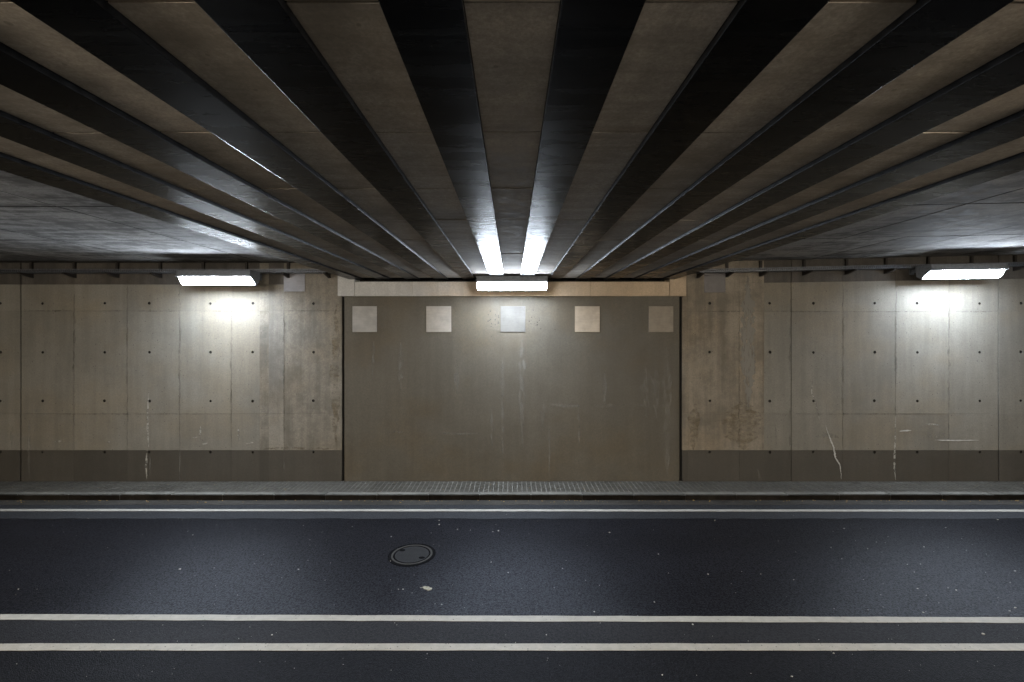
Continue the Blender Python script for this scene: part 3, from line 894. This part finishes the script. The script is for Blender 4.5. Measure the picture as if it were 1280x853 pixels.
# ------------------------------------------------------------------ manhole
mx, my = X(515, 6.758), 6.758
mh = thing("manhole_cover", "round iron manhole cover with worn pale rim in the dark lane", "manhole cover", (mx, my, ROADZ))
def annulus(bm, r0, r1, z0, z1, n=48):
    rings = [[bm.verts.new((mx + r * math.cos(2 * math.pi * k / n), my + r * math.sin(2 * math.pi * k / n), z)) for k in range(n)]
             for r, z in ((r0, z0), (r0, z1), (r1, z1), (r1, z0))]
    for a, b in zip(rings, rings[1:]):
        for k in range(n): bm.faces.new((a[k], a[(k + 1) % n], b[(k + 1) % n], b[k]))
bm = bmesh.new(); annulus(bm, 0.272, 0.298, ROADZ - 0.01, ROADZ + 0.010); mesh_obj("rim", bm, M['ring'], mh)
bm = bmesh.new(); annulus(bm, 0.299, 0.345, ROADZ - 0.01, ROADZ + 0.005); mesh_obj("tar_seal", bm, M['tar'], mh)
bm = bmesh.new(); annulus(bm, 0.245, 0.271, ROADZ - 0.01, ROADZ + 0.0045); mesh_obj("gap_ring", bm, M['tar'], mh)
bm = bmesh.new()
n = 48
ring = [bm.verts.new((mx + 0.244 * math.cos(2 * math.pi * k / n), my + 0.244 * math.sin(2 * math.pi * k / n), ROADZ + 0.008)) for k in range(n)]
bm.faces.new(ring)
low = [bm.verts.new((v.co.x, v.co.y, ROADZ - 0.01)) for v in ring]
for k in range(n): bm.faces.new((ring[k], ring[(k + 1) % n], low[(k + 1) % n], low[k]))
for i in range(-5, 6):
    hw = math.sqrt(0.225 ** 2 - (i * 0.038) ** 2)
    box(bm, mx - hw, mx + hw, my + i * 0.038 - 0.008, my + i * 0.038 + 0.008, ROADZ + 0.0082, ROADZ + 0.0105)
mesh_obj("cover", bm, M['iron'], mh)
for (sx, sy) in ((-0.17, 0.12), (0.165, -0.105)):
    bm = bmesh.new()
    vv = [bm.verts.new((mx + sx + 0.045 * math.cos(2 * math.pi * k / 12), my + sy + 0.032 * math.sin(2 * math.pi * k / 12), ROADZ + 0.0115)) for k in range(12)]
    lo = [bm.verts.new((v.co.x, v.co.y, ROADZ + 0.007)) for v in vv]
    bm.faces.new(vv)
    for k in range(12): bm.faces.new((vv[k], vv[(k + 1) % 12], lo[(k + 1) % 12], lo[k]))
    mesh_obj("lifting_slot", bm, M['tar'], mh)

# ------------------------------------------------------------------ litter
def chip(bm, x, y, z, s, e=1.0):
    n = rnd.randint(4, 6)
    a0 = rnd.uniform(0, 6.28)
    up = [bm.verts.new((x + e * s * rnd.uniform(0.6, 1.1) * math.cos(a0 + 6.28 * k / n), y + s * rnd.uniform(0.6, 1.1) * math.sin(a0 + 6.28 * k / n), z + s * 0.5)) for k in range(n)]
    lo = [bm.verts.new((v.co.x, v.co.y, z - 0.002)) for v in up]
    bm.faces.new(up)
    for k in range(n): bm.faces.new((up[k], up[(k + 1) % n], lo[(k + 1) % n], lo[k]))
def at(px, py): d = droad(py); return X(px, d), d
bm = bmesh.new()
spots = [(225, 712, 2.2), (373, 712, 1.3), (340, 794, 1.6), (241, 669, 1.2), (866, 781, 1.6), (1229, 793, 2.6), (823, 693, 1.4), (683, 794, 1.2), (552, 756, 1.3),
         (1154, 766, 1.5), (1269, 760, 1.6), (1262, 764, 1.2), (743, 765, 1.2), (46, 737, 1.0), (23, 737, 1.2), (762, 666, 1.6), (1195, 738, 1.6), (1147, 736, 1.2),
         (549, 651, 1.3), (549, 656, 1.6), (489, 671, 1.2), (488, 702, 1.2), (572, 662, 1.3), (588, 663, 1.0), (623, 664, 1.8), (616, 665, 1.2), (526, 735, 1.2),
         (498, 737, 1.2), (504, 737, 1.2), (614, 703, 1.2), (635, 716, 1.0), (1055, 661, 1.3), (1182, 660, 1.3), (1247, 650, 1.4), (1155, 684, 1.3), (1269, 714, 1.3),
         (703, 711, 1.2), (885, 718, 1.1), (951, 718, 1.2), (992, 725, 1.2), (818, 753, 1.6), (828, 844, 1.5), (990, 846, 1.5), (1042, 817, 1.3), (142, 800, 1.2)]
for px, py, s in spots:
    x, y = at(px, py); chip(bm, x, y, ROADZ + 0.001, s * y / F * 0.66, rnd.uniform(1, 1.6))
for k in range(230):
    px, py = rnd.uniform(-10, 1290), 642 + 205 * rnd.random() ** 1.3
    x, y = at(px, py); chip(bm, x, y, ROADZ + 0.001, rnd.uniform(0.2, 0.6) * y / F)
o = mesh_obj("litter", bm, M['chip']); o['kind'] = 'stuff'
o['label'] = "tiny pale specks of litter scattered over the road"; o['category'] = "litter"
bm = bmesh.new()
for k in range(150):
    px = rnd.uniform(-10, 1290); y = KF - abs(rnd.gauss(0, 0.05)) - 0.012
    chip(bm, X(px, y), y, ROADZ + 0.008, rnd.uniform(0.003, 0.011), rnd.uniform(1, 2))
for k in range(60):
    px = rnd.uniform(-10, 1290); y = rnd.uniform(KB, YW - 0.02)
    chip(bm, X(px, y), y, 0.002, rnd.uniform(0.003, 0.008))
o = mesh_obj("leaf_litter", bm, M['leaf']); o['kind'] = 'stuff'
o['label'] = "ochre grit and leaf crumbs along the foot of the kerb"; o['category'] = "litter"
bm = bmesh.new()
x, y = at(533, 735.5)
for (dx, dy, s) in ((0, 0, 0.045), (0.035, -0.035, 0.04), (-0.03, 0.02, 0.028), (0.055, -0.01, 0.03)):
    chip(bm, x + dx, y + dy, ROADZ - 0.012 + 0.0, s, 1.2)
for v in bm.verts: v.co.z = min(v.co.z, ROADZ + 0.006 + rnd.uniform(0, 0.002))
tag(mesh_obj("litter_scrap", bm, M['scrap'], None, (x, y, ROADZ)), "flat trodden pale scrap on the asphalt below the manhole cover", "litter")
